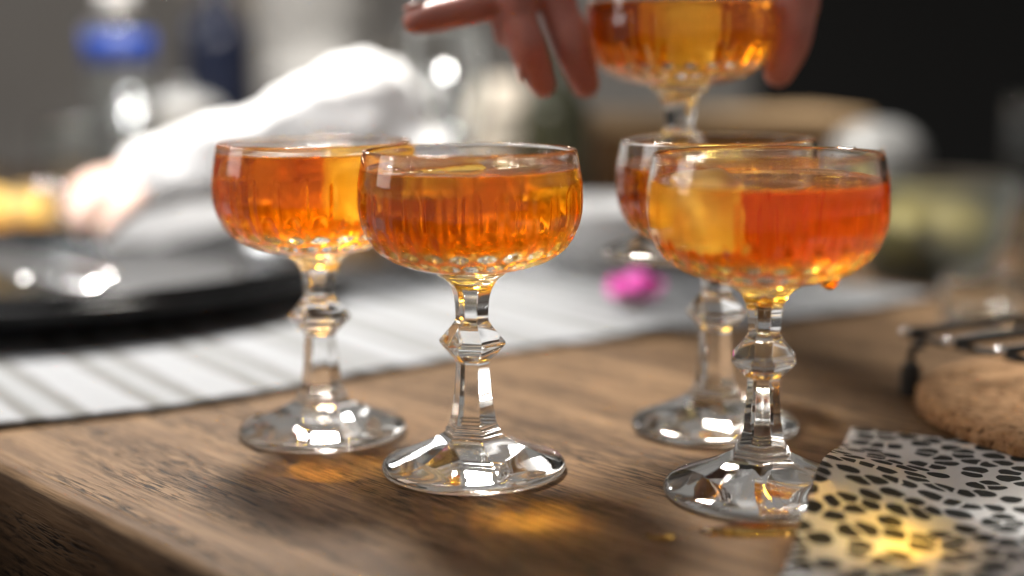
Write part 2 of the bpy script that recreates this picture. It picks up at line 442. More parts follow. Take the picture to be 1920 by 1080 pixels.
inner_pts = [(4.365, 13.84), (4.42, 13.5), (4.49, 13.0), (4.555, 12.4), (4.585, 11.8), (4.56, 11.3), (4.47, 10.86), (4.29, 10.48), (3.97, 10.17), (3.47, 9.93), (2.8, 9.77), (2.0, 9.68), (1.0, 9.64), (.0, 9.63)]
inner_p = catmull(inner_pts, 5)
def inner_r(z):
    for (a, b), (c, d) in zip(inner_p, inner_p[1:]):
        if d <= z <= b: return a + (c-a)*(b-z)/(b-d+1e-9)
    return 0
def hexf(th):
    q = (th % (math.pi/3)) - math.pi/6
    return math.cos(math.pi/6)/math.cos(q)*1.055
def cut(th, z):
    """depth (cm) of the cut pattern at height z on the outside of the bowl"""
    uq = th*NF/(2*math.pi); u = uq - math.floor(uq) - .5
    d = 0
    m1 = sstep(9.75, 10.3, z)*(1-sstep(12.1, 12.6, z))
    d += .042*m1*(1-(2*u)**2)
    e = abs(abs(u)-.5)                                      # narrow mitre between the panels
    d += .10*m1*max(0, 1-(e/.13))
    if 9.62 < z < 10.85:
        hw = .40*math.sqrt(max(0, min(1, (10.85-z)/.75)))
        if hw > 0 and abs(u) < hw: d += .14*(1-abs(u/hw)**1.5)*sstep(9.62, 9.85, z)
    us = abs(u)-.5
    q = (us/.46)**2 + ((z-9.40)/.27)**2
    if q < 1: d += .13*(1-q)
    return d
def make_coupe(name, x, y, z, rz, level, label, group):
    men = level+.13
    inn = [p for p in inner_p if p[1] > men+.02] + [(inner_r(men), men)] + [p for p in inner_p if p[1] < men-.02]
    outer = base_p + step_p + stem_p + knob_p + neck_p
    n_out = len(outer)
    prof = outer + bowl_p + rim_p + inn
    n_bowl = n_out + len(bowl_p)
    wet_row = n_bowl + len(rim_p) + sum(1 for p in inner_p if p[1] > men+.02)
    def rf(i, r, zz, th):
        if i < n_out:
            if zz < .45: wgt = 0
            elif zz < 1.5: wgt = sstep(.42, .95, zz)*.5 + .5*sstep(1.2, 1.5, zz)
            else: wgt = 1 - sstep(8.15, 8.5, zz)
            return r*(1 + wgt*(hexf(th+.26)-1)), zz
        if i < n_bowl:
            d = cut(th, zz)
            if d:
                a, b = prof[i-1], prof[i+1]; tx, tz = b[0]-a[0], b[1]-a[1]; l = math.hypot(tx, tz)
                return r - tz/l*d, zz + tx/l*d
        return r, zz
    V, F, ring = lathe(prof, 360, rf)
    o = pyobj(name, V, F, None, None, (x*CM, y*CM, z*CM), (0, 0, rz), mats=[M['glass'], M['glass_wet']])
    for p, i in zip(o.data.polygons, ring):
        if i >= wet_row: p.material_index = 1
    tag(o, label, 'glass', group); return o

def rounded_ice(size, seed):
    bm = bmesh.new(); bmesh.ops.create_cube(bm, size=1)
    bmesh.ops.subdivide_edges(bm, edges=bm.edges[:], cuts=11, use_grid_fill=True)
    for v in bm.verts:
        c = v.co*2; d = c.normalized(); mx = max(abs(c.x), abs(c.y), abs(c.z))
        p = 6.0; ln = (abs(c.x)**p+abs(c.y)**p+abs(c.z)**p)**(1/p)
        q = c/ln
        n = noise.noise(q*1.3+Vector((seed, seed*2, 0)))*.09 + noise.noise(q*3+Vector((seed*3, 0, 1)))*.03
        v.co = Vector((q.x*size[0], q.y*size[1], q.z*size[2]))*.5*(1+n)
    return bm
def make_drink(x, y, z, level, ices, m, label, ice_label, ice='ice'):
    """ices = [(dx, dy, up, size, rot)] in cm about the bowl axis, up = how far the cube top stands above the drink"""
    men = level+.125
    side = [(max(0, r-.012), zz+(.012 if zz < 9.85 else 0)) for r, zz in inner_p if zz < level+.02]
    side = [(inner_r(men)-.012, men)] + [(inner_r(level+.06)-.012, level+.06)] + side
    Rw = side[0][0]
    top = [(0, level)] + [(Rw-.9+.0, level+.001)]
    rs = [Rw*k/12 for k in range(12)]
    top = [(r, level + .125*math.exp(-(Rw-r)/.13)) for r in rs] + [(Rw-d, level + .125*math.exp(-d/.13)) for d in (.34, .22, .13, .07, .03)]
    prof = top + side
    prof[0] = (0, level); prof[-1] = (0, side[-1][1])
    V, F, ring = lathe(prof, 120)
    F = [tuple(reversed(q)) for q in F]
    me = bpy.data.meshes.new('drink'); me.from_pydata(V, [], F); me.update()
    bm = bmesh.new(); bm.from_mesh(me); bmesh.ops.recalc_face_normals(bm, faces=bm.faces[:]); bm.to_mesh(me); bm.free()
    liq = bpy.data.objects.new('drink', me); C.objects.link(liq)
    cubes = []
    for k, (dx, dy, up, size, rot) in enumerate(ices):
        bm = rounded_ice(size, 3.7*k+x)
        rm = Matrix.Rotation(rot[2], 4, 'Z') @ Matrix.Rotation(rot[1], 4, 'Y') @ Matrix.Rotation(rot[0], 4, 'X')
        bm.transform(rm); mz = max(v.co.z for v in bm.verts)
        off = Vector((dx, dy, level+up-mz))
        for v in bm.verts: v.co = (v.co+off)*CM
        cm_ = bpy.data.meshes.new('cavity'); bm.to_mesh(cm_)
        cv = bpy.data.objects.new('cavity', cm_); C.objects.link(cv)
        md = liq.modifiers.new('b', 'BOOLEAN'); md.operation = 'DIFFERENCE'; md.solver = 'EXACT'; md.object = cv
        cen = off*CM
        for v in bm.verts: v.co = cen + (v.co-cen)*.992
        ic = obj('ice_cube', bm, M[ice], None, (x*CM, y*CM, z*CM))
        at = ic.data.attributes.new('air', 'FLOAT', 'FACE')
        for p in ic.data.polygons: at.data[p.index].value = 1.0 if p.center.z > (level+.0)*CM else 0.0
        tag(ic, ice_label[k], 'ice cube'); cubes.append(cv)
    if cubes:
        bpy.context.view_layer.update()
        new = evaluated(liq); liq.modifiers.clear(); liq.data = new
        for cv in cubes: bpy.data.objects.remove(cv)
    me = liq.data; me.materials.clear(); me.materials.append(m)
    at = me.attributes.new('air', 'FLOAT', 'FACE')
    for p in me.polygons:
        p.use_smooth = True
        rr_ = math.hypot(p.center.x, p.center.y)
        at.data[p.index].value = 1.0 if (p.normal.z > .25 and p.center.z > (level-.04)*CM) else 0.0
    liq.location = (x*CM, y*CM, z*CM)
    tag(liq, label, 'drink'); return liq

GR = 'cut crystal coupes of amber drink'
spots = {  # x, y, z, rot, level
 'A': (-9.15, 66.5, .02, .3, 13.4), 'B': (-1.73, 60.0, .02, .05, 13.05), 'C': (9.7, 66.7, .02, .9, 12.6),
 'D': (10.15, 56.3, .02, .62, 12.75), 'E': (8.62, 73.0, 7.5, .4, 12.75)}
labels = {
 'A': 'cut crystal coupe by the striped runner in front of the black plate',
 'B': 'cut crystal coupe standing on bare boards with a wide clear ice slab floating in it',
 'C': 'cut crystal coupe standing between the coupe raised in a hand and the napkin coupe',
 'D': 'cut crystal coupe whose foot is overlapped by the spotted napkin',
 'E': 'cut crystal coupe lifted off the table in a hand'}
for k, (x, y, z, a, lv) in spots.items():
    make_coupe('coupe_glass', x, y, z, a, lv, labels[k], GR)
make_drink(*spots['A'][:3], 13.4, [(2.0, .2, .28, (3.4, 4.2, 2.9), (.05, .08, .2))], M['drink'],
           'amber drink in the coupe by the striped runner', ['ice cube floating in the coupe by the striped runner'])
make_drink(*spots['B'][:3], 13.05, [(-1.5, .5, .36, (4.0, 3.4, 1.2), (.06, -.05, .3)), (2.1, 1.9, .22, (2.2, 2.0, 1.6), (.1, .1, .9))], M['drink'],
           'amber drink around the wide clear ice slab in a coupe on bare boards', ['wide clear ice slab floating in a coupe on bare boards', 'small clear ice piece floating beside the wide ice slab'], 'clear_ice')
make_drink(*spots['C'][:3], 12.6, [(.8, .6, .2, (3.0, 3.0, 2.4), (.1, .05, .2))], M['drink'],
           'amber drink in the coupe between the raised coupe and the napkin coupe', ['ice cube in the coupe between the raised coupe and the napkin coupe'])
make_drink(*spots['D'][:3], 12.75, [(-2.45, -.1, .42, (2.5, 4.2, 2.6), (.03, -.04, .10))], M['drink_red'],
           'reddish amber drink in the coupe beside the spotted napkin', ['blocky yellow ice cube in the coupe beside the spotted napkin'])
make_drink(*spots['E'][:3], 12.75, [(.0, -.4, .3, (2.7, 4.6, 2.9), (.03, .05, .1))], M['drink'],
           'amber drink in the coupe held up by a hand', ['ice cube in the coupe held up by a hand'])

# drips and spilt drink
def blob(name, x, y, rx, ry, h, m, seed, label, cat, group=None, z=.0006, rz=0):
    V, F = [], []; S, Q = 48, 8
    V.append((0, 0, h))
    for j in range(1, Q+1):
        t = j/Q
        for s in range(S):
            th = 2*math.pi*s/S; k = 1+.35*noise.noise(Vector((math.cos(th)*1.4+seed, math.sin(th)*1.4, seed)))
            V.append((rx*t*k*math.cos(th), ry*t*k*math.sin(th), h*math.sqrt(max(0, 1-t**4))))
    for s in range(S): F.append((0, 1+s, 1+(s+1) % S))
    for j in range(Q-1):
        for s in range(S):
            a = 1+j*S+s; b = 1+j*S+(s+1) % S; F.append((a, a+S, b+S, b))
    F.append(tuple(1+(Q-1)*S+s for s in range(S-1, -1, -1)))
    o = pyobj(name, V, F, m, None, (x*CM, y*CM, z), (0, 0, rz)); tag(o, label, cat, group); return o
spill_m, nt, out = mat('spilt_amber_drink')
b_ = bsdf(nt, out, (1, .58, .13), .02, IOR=1.33, Transmission_Weight=1.0)
blob('spilt_drink', 9.0, 51.6, .019, .007, .0011, spill_m, 1.3, 'amber puddle spilt at the foot of the coupe beside the napkin', 'puddle')
blob('spilt_drink', 5.5, 50.9, .0062, .0026, .0008, spill_m, 4.1, 'small amber drop spilt on bare boards away from the puddle', 'puddle')
# water beads on the rims and a drip under the bowl beside the napkin
coupes = [o for o in C.objects if o.name.startswith('coupe_glass')]
bead = bmesh.new(); bmesh.ops.create_uvsphere(bead, u_segments=14, v_segments=10, radius=1)
bead_me = bpy.data.meshes.new('water_drop'); bead.to_mesh(bead_me); bead.free(); bead_me.materials.append(M['bead'])
for p in bead_me.polygons: p.use_smooth = True
rnd = random.Random(3)
for o in coupes[:4]:
    for k in range(13 if o is coupes[1] or o is coupes[3] else 6):
        th = rnd.uniform(0, 2*math.pi); zz = 13.95 if rnd.random() < .6 else rnd.uniform(13.3, 13.8)
        r = 4.43 if zz > 13.9 else inner_r(zz)-.02
        q = bpy.data.objects.new('water_drop', bead_me); C.objects.link(q); q.parent = o
        sz = rnd.uniform(.035, .075)*CM
        q.location = (r*CM*math.cos(th), r*CM*math.sin(th), zz*CM+(sz*.45 if zz > 13.9 else 0)); q.scale = (sz, sz, sz*(.75 if zz > 13.9 else 1.25))
V, F = tube(catmull([(0, 0, .0035, ), (.0005, 0, .0015), (.0015, 0, -.0005), (.003, 0, -.0015)], 4), [.003, .0036, .004, .0042, .0043, .0043, .0042, .004, .0036, .003, .0024, .0016, .0008], 20)
o = pyobj('drip', V, F, M['drip'], None, ((spots['D'][0]+2.35)*CM, (spots['D'][1]-.9)*CM, 8.92*CM))
tag(o, 'amber drip clinging under the bowl of the coupe beside the napkin', 'drip')

# ------------------------------------------------------------------ striped runner
edge = [(-40.0, 59.0), (-25.0, 67.4), (-18.0, 70.7), (-11.9, 75.1), (-7.9, 78.8), (1.3, 85.5), (9.9, 89.8), (19.3, 94.4), (26.2, 99.0), (31, 103)]
ec = catmull(edge, 12)
UD = Vector((math.cos(TANG), math.sin(TANG)))
Hm = lambda a, b: noise.noise(Vector((a, b, 1.7)))
def runner_fn(u, v):
    t = u*(len(ec)-1); i = min(int(t), len(ec)-2); q = t-i
    p = Vector(ec[i]).lerp(Vector(ec[i+1]), q)
    L_ = 46.0
    p = p + UD*(v*L_)
    fe = math.exp(-v*L_/3.0)
    z = .34 + .10*Hm(p.x*.12, p.y*.12) + fe*(.10*Hm(p.x*.35, 3.0)) + .42*math.exp(-((p.x-9.3)/2.2)**2)*math.exp(-v*L_/3.5)
    # bead of the hem
    z += .07*math.exp(-((v*L_-.35)/.35)**2)
    return Vector((p.x*CM, p.y*CM, z*CM))
# local frame so that the stripes follow the cloth
def to_local(fn):
    Mi = (Matrix.Translation((-.25, .674, 0)) @ Matrix.Rotation(math.atan2(.56, .83), 4, 'Z')).inverted()
    return lambda u, v: Mi @ fn(u, v)
o = sheet('table_runner', to_local(runner_fn), 160, 90, M['runner'], .0022)
o.matrix_world = Matrix.Translation((-.25, .674, 0)) @ Matrix.Rotation(math.atan2(.56, .83), 4, 'Z')
tag(o, 'white and grey striped woven runner with a stitched hem on the table', 'table runner')

# magenta flower head on the runner
fl = empty('flower', (.086, .985, .0048)); tag(fl, 'magenta flower head lying on the striped runner', 'flower')
for k in range(6):
    a = k*math.pi/3+.3; tilt = .9 if k % 2 else .55
    def pf(u, v, a=a, tilt=tilt):
        r = .004+.021*v; wd = .013*math.sin(math.pi*min(1, .12+v*.86))
        s = (u-.5)*2*wd; zz = .004 + (r*math.sin(tilt)) - s*s*14
        rr_ = r*math.cos(tilt)
        return Vector((rr_*math.cos(a)-s*math.sin(a), rr_*math.sin(a)+s*math.cos(a), zz))
    sheet('petal', pf, 8, 8, M['petal'], .0006, parent=fl)
turned('flower_centre', [(0, 0), (.35, .1), (.4, .5), (.25, .9), (0, 1.0)], M['lemon'], fl, seg=20)

# ------------------------------------------------------------------ spotted paper napkin draped over the foot of the coupe
dx_, dy_ = spots['D'][0], spots['D'][1]
def foot_h(x, y):
    r = math.hypot(x-dx_, y-dy_)
    if r > 4.6: return 0
    if r > 3.9: return .5*(1-(r-3.9)/.7)
    return .5 + (3.9-r)*.47
NA, NB, NC_ = Vector((16.2, 66.2)), Vector((8.6, 45.0)), Vector((38.0, 54.6))
def nap(u, v):
    e1 = NB-NA; e2 = NC_-NA
    p = NA + e1*v + e2*u
    z = .12 + .05*Hm(p.x*.3, p.y*.3)
    # stiff paper held up like a tent by the foot and the stem's end
    r = math.hypot(p.x-dx_, p.y-dy_)
    t = 1.62 - .235*(r-1.7) + .05*Hm(p.x*.5, p.y*.5)
    k = .35; z = .5*(z+t+math.sqrt((z-t)**2+k*k*.25))
    return Vector((p.x*CM, p.y*CM, z*CM))
ang = math.atan2(NC_.y-NA.y, NC_.x-NA.x)
MN = Matrix.Translation((NA.x*CM, NA.y*CM, 0)) @ Matrix.Rotation(ang, 4, 'Z'); MNi = MN.inverted()
o = sheet('paper_napkin', lambda u, v: MNi @ nap(u, v), 110, 110, M['napkin'], .0006); o.matrix_world = MN
tag(o, 'white paper napkin printed with black animal spots over the foot of a coupe', 'napkin')

# ------------------------------------------------------------------ cork mat and wire rack
V, F, _ = lathe(catmull([(0, 0.02), (10.5, 0.02)], 1) + catmull([(11.1, .02), (11.35, .18), (11.4, .55), (11.3, .92), (11.0, 1.08)], 4) + [(10.6, 1.12)] + [(10.6*(1-k/12), 1.12) for k in range(1, 12)] + [(0, 1.12)], 180,
     lambda i, r, z, th: (r*(1+(.02*noise.noise(Vector((math.cos(th)*24, math.sin(th)*24, z*4))) if r > 10.7 else 0)), z))
o = pyobj('cork_mat', V, F, M['cork'], None, (.315, .675, 0)); tag(o, 'round pressed cork mat with a crumbly edge beside the napkin', 'cork mat')

rk = empty('wire_rack', (.22, .72, 0)); tag(rk, 'black wire rack with shiny rod ends standing over the cork mat', 'wire rack')
def wire(name, pts, rad, m, parent, seg=14):
    P = catmull(pts, 6) if len(pts) > 2 else pts
    V, F = tube([(a*CM-.22, b*CM-.72, c*CM) for a, b, c in P], rad*CM, seg); return pyobj(name, V, F, m, parent)
rods = [((20.6, 73.9, 3.2), (44, 85.0, 3.3)), ((22.1, 71.2, 3.2), (45.5, 82.3, 3.3)), ((23.85, 68.7, 3.2), (47, 79.7, 3.3)), ((25.6, 66.0, 3.2), (48.7, 77.0, 3.3))]
for a, b in rods:
    d = (Vector(b)-Vector(a)).normalized(); a2 = Vector(a)+d*.25
    q = wire('rod', [tuple(a2), b], .24, M['black_metal'], rk)
    bm = bmesh.new(); bmesh.ops.create_uvsphere(bm, u_segments=16, v_segments=10, radius=.0031)
    for v in bm.verts: v.co += Vector((a2.x*CM-.22, a2.y*CM-.72, a2.z*CM))
    obj('rod_tip', bm, M['steel'], q)
wire('cross_wire', [(21.3, 75.4, 2.75), (23.5, 71.9, 2.75), (26.3, 67.5, 2.75)], .2, M['black_metal'], rk)
for (px, py) in ((20.9, 73.0), (30.5, 59.5), (42, 84.0)):
    g = wire('leg', [(px+.5, py-.4, 2.75), (px+.1, py-.05, 2.6), (px, py, 2.0), (px, py, 1.55)], .2, M['black_metal'], rk)
    turned('rubber_foot', [(0, .02), (.5, .02), (.55, .2), (.52, 1.4), (.4, 1.75), (0, 1.78)], M['black_rubber'], g, (px*CM-.22, py*CM-.72, 0), seg=24)

# ------------------------------------------------------------------ black plate stack with cutlery
pl = (-.335, 1.03)
def plate(name, z, rad, label, h):
    V = turned(name, [(0, 0), (rad*.72, 0), (rad*.8, .05*h), (rad*.95, .55*h), (rad, h*.8), (rad*1.0, h), (rad*.985, h*1.02), (rad*.96, h*.9), (rad*.84, .45*h), (rad*.76, .3*h), (0, .26*h)], M['black_glaze'], None, (pl[0], pl[1], z), seg=120, n=4)
    tag(V, label, 'plate', 'stacked black plates'); return V
plate('black_plate', .0052, 20.5, 'lower black glazed plate of the stack resting on the runner', 2.6)
plate('black_plate', .0155, 20.0, 'upper black glazed plate of the stack, under the spatula', 2.3)
# spatula lying on the plate
sp = empty('spatula', (-.36, .98, .030)); tag(sp, 'steel spatula lying across the black plate', 'spatula')
def blade(u, v):
    wd = .036-.012*v; x = (u-.5)*2*wd; yv = -.10+.2*v
    return Vector((x, yv, .006+.012*v + .006*math.cos(u*5)))
q = sheet('blade', blade, 12, 16, M['steel'], .0012, parent=sp)
V, F = tube(catmull([(0, .09, .018), (0, .16, .028), (0, .28, .034)], 6), .005, 12); pyobj('handle', V, F, M['black_metal'], sp)
sp.rotation_euler = (0, 0, .85)

# wooden board with a white dish, cheese and tumblers behind the plate
bm = box_bm(.40, .24, .022, .004, 3)
o = obj('cutting_board', bm, M['board_wood'], None, (-.32, 1.31, .0005), (0, 0, .12)); tag(o, 'pale wooden cutting board lying behind the black plates', 'board')
o = turned('white_dish', [(0, 0), (2.4, 0), (2.7, .25), (4.2, 2.3), (5.2, 3.4), (5.35, 3.5), (5.2, 3.55), (4.0, 2.6), (2.4, .6), (0, .5)], M['white_ceramic'], None, (-.20, 1.36, .0228), seg=72)
tag(o, 'white ceramic dish on the cutting board below the white sleeve', 'dish')
def towel(u, v):
    x = (u-.5)*.115; yv = (v-.5)*.085
    e = min(1, min(u, 1-u)*9)*min(1, min(v, 1-v)*9)
    z = .004 + .052*math.sqrt(max(0, e)) + .006*noise.noise(Vector((x*40, yv*40, 2))) + .004*math.sin(v*14+x*30)
    return Vector((x, yv, z))
o = sheet('folded_towel', towel, 40, 34, M['white_cotton'], .003, loc=(-.295, 1.235, .0228), rot=(0, 0, .15)); tag(o, 'folded white towel on the cutting board below the white sleeve', 'towel')
o = turned('steel_pourer', [(0, 0), (2.2, 0), (2.4, .3), (2.3, 5), (1.5, 9), (1.2, 12), (1.3, 13.2), (1.9, 14.4), (2.1, 15.4), (1.9, 16.4), (1.2, 17.1), (0, 17.4)], M['steel'], None, (-.052, 1.24, .0005), seg=48); tag(o, 'slim polished steel pourer between the white sleeve and the stoneware jar', 'pourer')
bm = bmesh.new()
vs = [bm.verts.new(p) for p in ((-.03, -.02, 0), (.035, -.02, 0), (.035, .03, 0), (-.03, .03, 0), (-.03, -.02, .04), (.035, -.02, .022), (.035, .03, .022), (-.03, .03, .04))]
for q in ((3, 2, 1, 0), (4, 5, 6, 7), (0, 1, 5, 4), (1, 2, 6, 5), (2, 3, 7, 6), (3, 0, 4, 7)): bm.faces.new([vs[k] for k in q])
bmesh.ops.bevel(bm, geom=bm.edges[:], offset=.003, segments=2, affect='EDGES')
o = obj('cheese_wedge', bm, M['cheese'], None, (-.47, 1.33, .0228), (0, 0, .3)); tag(o, 'orange yellow wedge of cheese on the cutting board', 'cheese')

def tumbler(x, y, rad, h, label, z=.0006, name='tumbler'):
    o = turned(name, [(0, .3), (rad*.7, .22), (rad*.82, .02), (rad*.9, .05), (rad*.94, .5), (rad*.97, h*.5), (rad, h-.1), (rad*.985, h), (rad*.965, h-.1), (rad*.92, h*.5), (rad*.86, 1.1), (rad*.7, .8), (0, .75)], M['thin_glass'], None, (x, y, z), seg=64)
    tag(o, label, 'tumbler', 'clear tumblers in the background'); return o
tumbler(-.378, 1.16, 3.2, 7.5, 'clear tumbler standing between the black plates and the cheese', .001)
tumbler(-.46, 1.50, 3.6, 11, 'tall clear tumbler in front of the bottle with the blue label')
tumbler(-.34, 1.62, 3.8, 9, 'clear tumbler beside the bottle with the blue label')

# water bottle with a blue label
wb = empty('water_bottle', (-.385, 1.42, .0005)); tag(wb, 'clear plastic water bottle with a blue label', 'bottle')
turned('body', [(0, .2), (2.6, .1), (3.2, .4), (3.3, 2), (3.25, 12), (3.3, 20.9), (3.1, 21.4), (1.8, 22.2), (1.5, 22.5), (1.5, 23.4), (1.4, 23.4), (1.4, 22.5), (1.7, 22.1), (3.0, 21.2), (3.2, 20.8), (3.15, 12), (3.2, 2), (3.0, .6), (0, .6)], M['thin_glass'], wb, seg=64)
V, F, _ = lathe([(3.36, 17.4), (3.36, 20.4)], 64); lb = pyobj('label', V, F, M['blue_label'], wb)
lb.modifiers.new('t', 'SOLIDIFY').thickness = .0004
turned('cap', [(0, 24.6), (1.6, 24.6), (1.75, 24.4), (1.75, 22.7), (1.55, 22.7)], M['white_ceramic'], wb, seg=40, n=1)

# dark bottles, stoneware, boxes in the background
def bottle(x, y, rad, h, m, label, name='bottle', neck=.3):
    o = turned(name, [(0, 0), (rad*.9, 0), (rad, .4), (rad, h*.62), (rad*.92, h*.68), (rad*.45, h*.78), (rad*neck, h*.84), (rad*neck, h*.98), (rad*neck*1.15, h*.985), (rad*neck*1.1, h), (0, h)], m, None, (x, y, .0006), seg=48)
    tag(o, label, 'bottle'); return o
bottle(-.36, 1.78, 4.3, 32, M['navy'], 'dark navy bottle behind the bottle with the blue label')
bottle(-.63, 1.55, 4.2, 30, M['navy'], 'dark bottle standing behind the cheese wedge and the tall tumbler')
bottle(.042, 1.30, 3.0, 20, M['olive'], 'dark olive bottle behind the raised hand')
o = turned('lidded_jar', [(0, 0), (3.6, 0), (4.2, .5), (4.5, 5), (4.2, 10), (3.7, 11), (3.7, 12), (4.0, 12.2), (3.9, 13), (2.5, 14), (.8, 14.4), (.8, 15.4), (0, 15.5)], M['skirt'], None, (-.335, 1.47, .0006), seg=64); tag(o, 'grey lidded jar behind the white sleeve', 'jar')
bm = box_bm(.19, .12, .27, .003); o = obj('cardboard_box', bm, M['cardboard'], None, (-.33, 1.98, .0006), (0, 0, .1), smooth=False); tag(o, 'brown grey cardboard box standing against the wall', 'box')
o = turned('stoneware_jar', [(0, 0), (4.5, 0), (5.2, .6), (5.6, 6), (5.0, 10), (4.0, 11.4), (4.2, 12.2), (3.9, 12.2), (3.6, 11.3), (0, 11)], M['stone'], None, (-.035, 1.50, .0006), seg=64); tag(o, 'beige stoneware jar behind the clear wine glass', 'jar')
def wine(x, y, s, label):
    o = turned('wine_glass', [(0, .3), (1.5, .35), (3.2, .15), (3.4, .05), (3.4, .3), (1.2, .7), (.5, 1.2), (.38, 3), (.38, 7.5), (.6, 8.4), (2.2, 9.6), (3.5, 11.6), (3.9, 14), (3.6, 17), (3.1, 19.5), (3.0, 19.6), (2.95, 19.5), (3.45, 17), (3.75, 14), (3.35, 11.7), (2.0, 9.9), (0, 9.3)], M['thin_glass'], None, (x, y, .006), seg=64)
    o.scale = (s, s, s); tag(o, label, 'wine glass'); return o
wine(-.055, 1.17, 1.0, 'clear wine glass standing beside the steel pourer')
# wooden box with lid behind the raised coupe
wbx = empty('wooden_box', (.20, 1.42, .0006), .12); tag(wbx, 'brown wooden box behind the raised coupe', 'box')
obj('box_body', box_bm(.26, .16, .105, .003), M['crate_wood'], wbx, smooth=False); obj('lid', box_bm(.268, .168, .016, .003), M['tan'], wbx, (0, 0, .1055), smooth=False)
o = turned('white_bowl', [(0, 0), (2.8, 0), (3.2, .4), (5.2, 3), (6.4, 5), (6.5, 5.3), (6.3, 5.3), (5.0, 3.3), (3, .9), (0, .7)], M['white_ceramic'], None, (.075, 1.17, .0045), seg=72); tag(o, 'white bowl on the runner behind the raised coupe', 'bowl')

# right background: jar of lemons, tub, small jar, dark cloth
lj = empty('lemon_jar', (.33, 1.12, .0006)); tag(lj, 'cloudy glass bowl holding lemons behind the coupe near the cork mat', 'glass bowl')
turned('bowl_wall', [(0, .3), (3.5, .15), (4.2, .05), (4.6, .6), (5.8, 3.5), (6.4, 7), (6.5, 8), (6.35, 8.05), (6.15, 7), (5.5, 3.6), (4.2, 1.1), (0, .8)], M['frosted'], lj, seg=72)
for k, (a, b, c) in enumerate(((-.022, -.014, .034), (.024, .004, .034), (-.004, .026, .038))):
    o = turned('lemon', [(0, -3.4), (.5, -3.2), (1.6, -2.6), (2.35, -1.2), (2.5, 0), (2.35, 1.2), (1.6, 2.6), (.6, 3.3), (0, 3.6)], M['lemon'], None, (.33+a, 1.12+b, c), seg=32)
    o.rotation_euler = (1.3+.3*k, .5*k, 1.1*k); tag(o, 'yellow lemon inside the cloudy glass bowl', 'lemon', 'lemons in the glass bowl')
o = turned('dome_lid', [(0, 0), (4.4, 0), (4.6, .2), (4.4, 1.3), (3.5, 2.6), (1.9, 3.5), (.6, 3.7), (0, 3.75)], M['skirt'], None, (.345, 1.34, .0785), seg=64); 
tag(o, 'grey domed lid closing the canister behind the lemons', 'lid')
o = turned('canister', [(0, 0), (4.2, 0), (4.4, .3), (4.4, 7.6), (4.2, 7.8), (0, 7.8)], M['skirt'], None, (.345, 1.34, .0004), seg=64, n=1); tag(o, 'grey canister behind the bowl of lemons', 'canister')
tumbler(.47, 1.28, 2.6, 13.5, 'tall clear tumbler behind the dark pan')
tumbler(.40, 1.00, 3.2, 6.5, 'small clear tumbler between the wire rack and the bowl of lemons')
tumbler(.31, .93, 2.6, 3.2, 'low clear tumbler behind the wire rack')
pn = empty('dark_pan', (.50, 1.12, .0006)); tag(pn, 'dark grey pan with a handle on the table behind the wire rack', 'pan')
turned('pan_body', [(0, 0), (7.5, 0), (8.2, .4), (9.2, 6), (9.35, 6.6), (9.1, 6.6), (8.0, .9), (0, .6)], M['dark_stone'], pn, seg=72)
V, F = tube(catmull([(.09, 0, .055), (.14, .02, .065), (.24, .06, .07)], 6), .009, 12); pyobj('handle', V, F, M['black_rubber'], pn)

# more blurred glassware and shiny lids behind
for (x, y, r_, h, lb) in ((-.52, 1.36, 3.0, 8, 'clear tumbler beside the cheese wedge'), (-.245, 1.72, 3.4, 15, 'tall clear tumbler between the navy bottle and the cardboard box'),
                          (-.12, 1.62, 3.3, 17, 'tall clear tumbler behind the steel pourer'), (.02, 1.40, 3.0, 12, 'clear tumbler between the stoneware jar and the olive bottle'),
                          (.56, 1.38, 3.4, 14, 'clear tumbler beside the dark pan'), (.43, .93, 3.4, 3.4, 'low clear tumbler behind the cork mat')):
    tumbler(x, y, r_, h, lb)
for (x, y, r_, h, lb, m) in ((-.44, 1.68, 3.6, 14, 'steel lidded shaker behind the tall tumbler', 'steel'), (-.01, 1.66, 3.8, 15.5, 'beige canister with rounded top behind the stoneware jar', 'stone'), (-.155, 1.86, 4.0, 19, 'taller beige canister with rounded top beside the cardboard box', 'stone')):
    o = turned('round_canister', [(0, 0), (r_*.9, 0), (r_, .4), (r_, h*.7), (r_*.95, h*.8), (r_*.7, h*.92), (r_*.3, h*.985), (0, h)], M[m], None, (x, y, .0006), seg=48); tag(o, lb, 'canister')

# walls
for nm, x0, x1, yy, m in (('wall_left', -2.2, .39, 2.35, 'wall'), ('wall_right', .39, 2.6, 2.3, 'dark_wall')):
    bm = box_bm(x1-x0, .06, 1.3, 0); o = obj(nm, bm, M[m], None, ((x0+x1)/2, yy, -.8), smooth=False); o['kind'] = 'structure'
bm = box_bm(6, 6, .05); o = obj('floor', bm, M['dark_wall'], None, (0, 1.5, -.82), smooth=False); o['kind'] = 'structure'

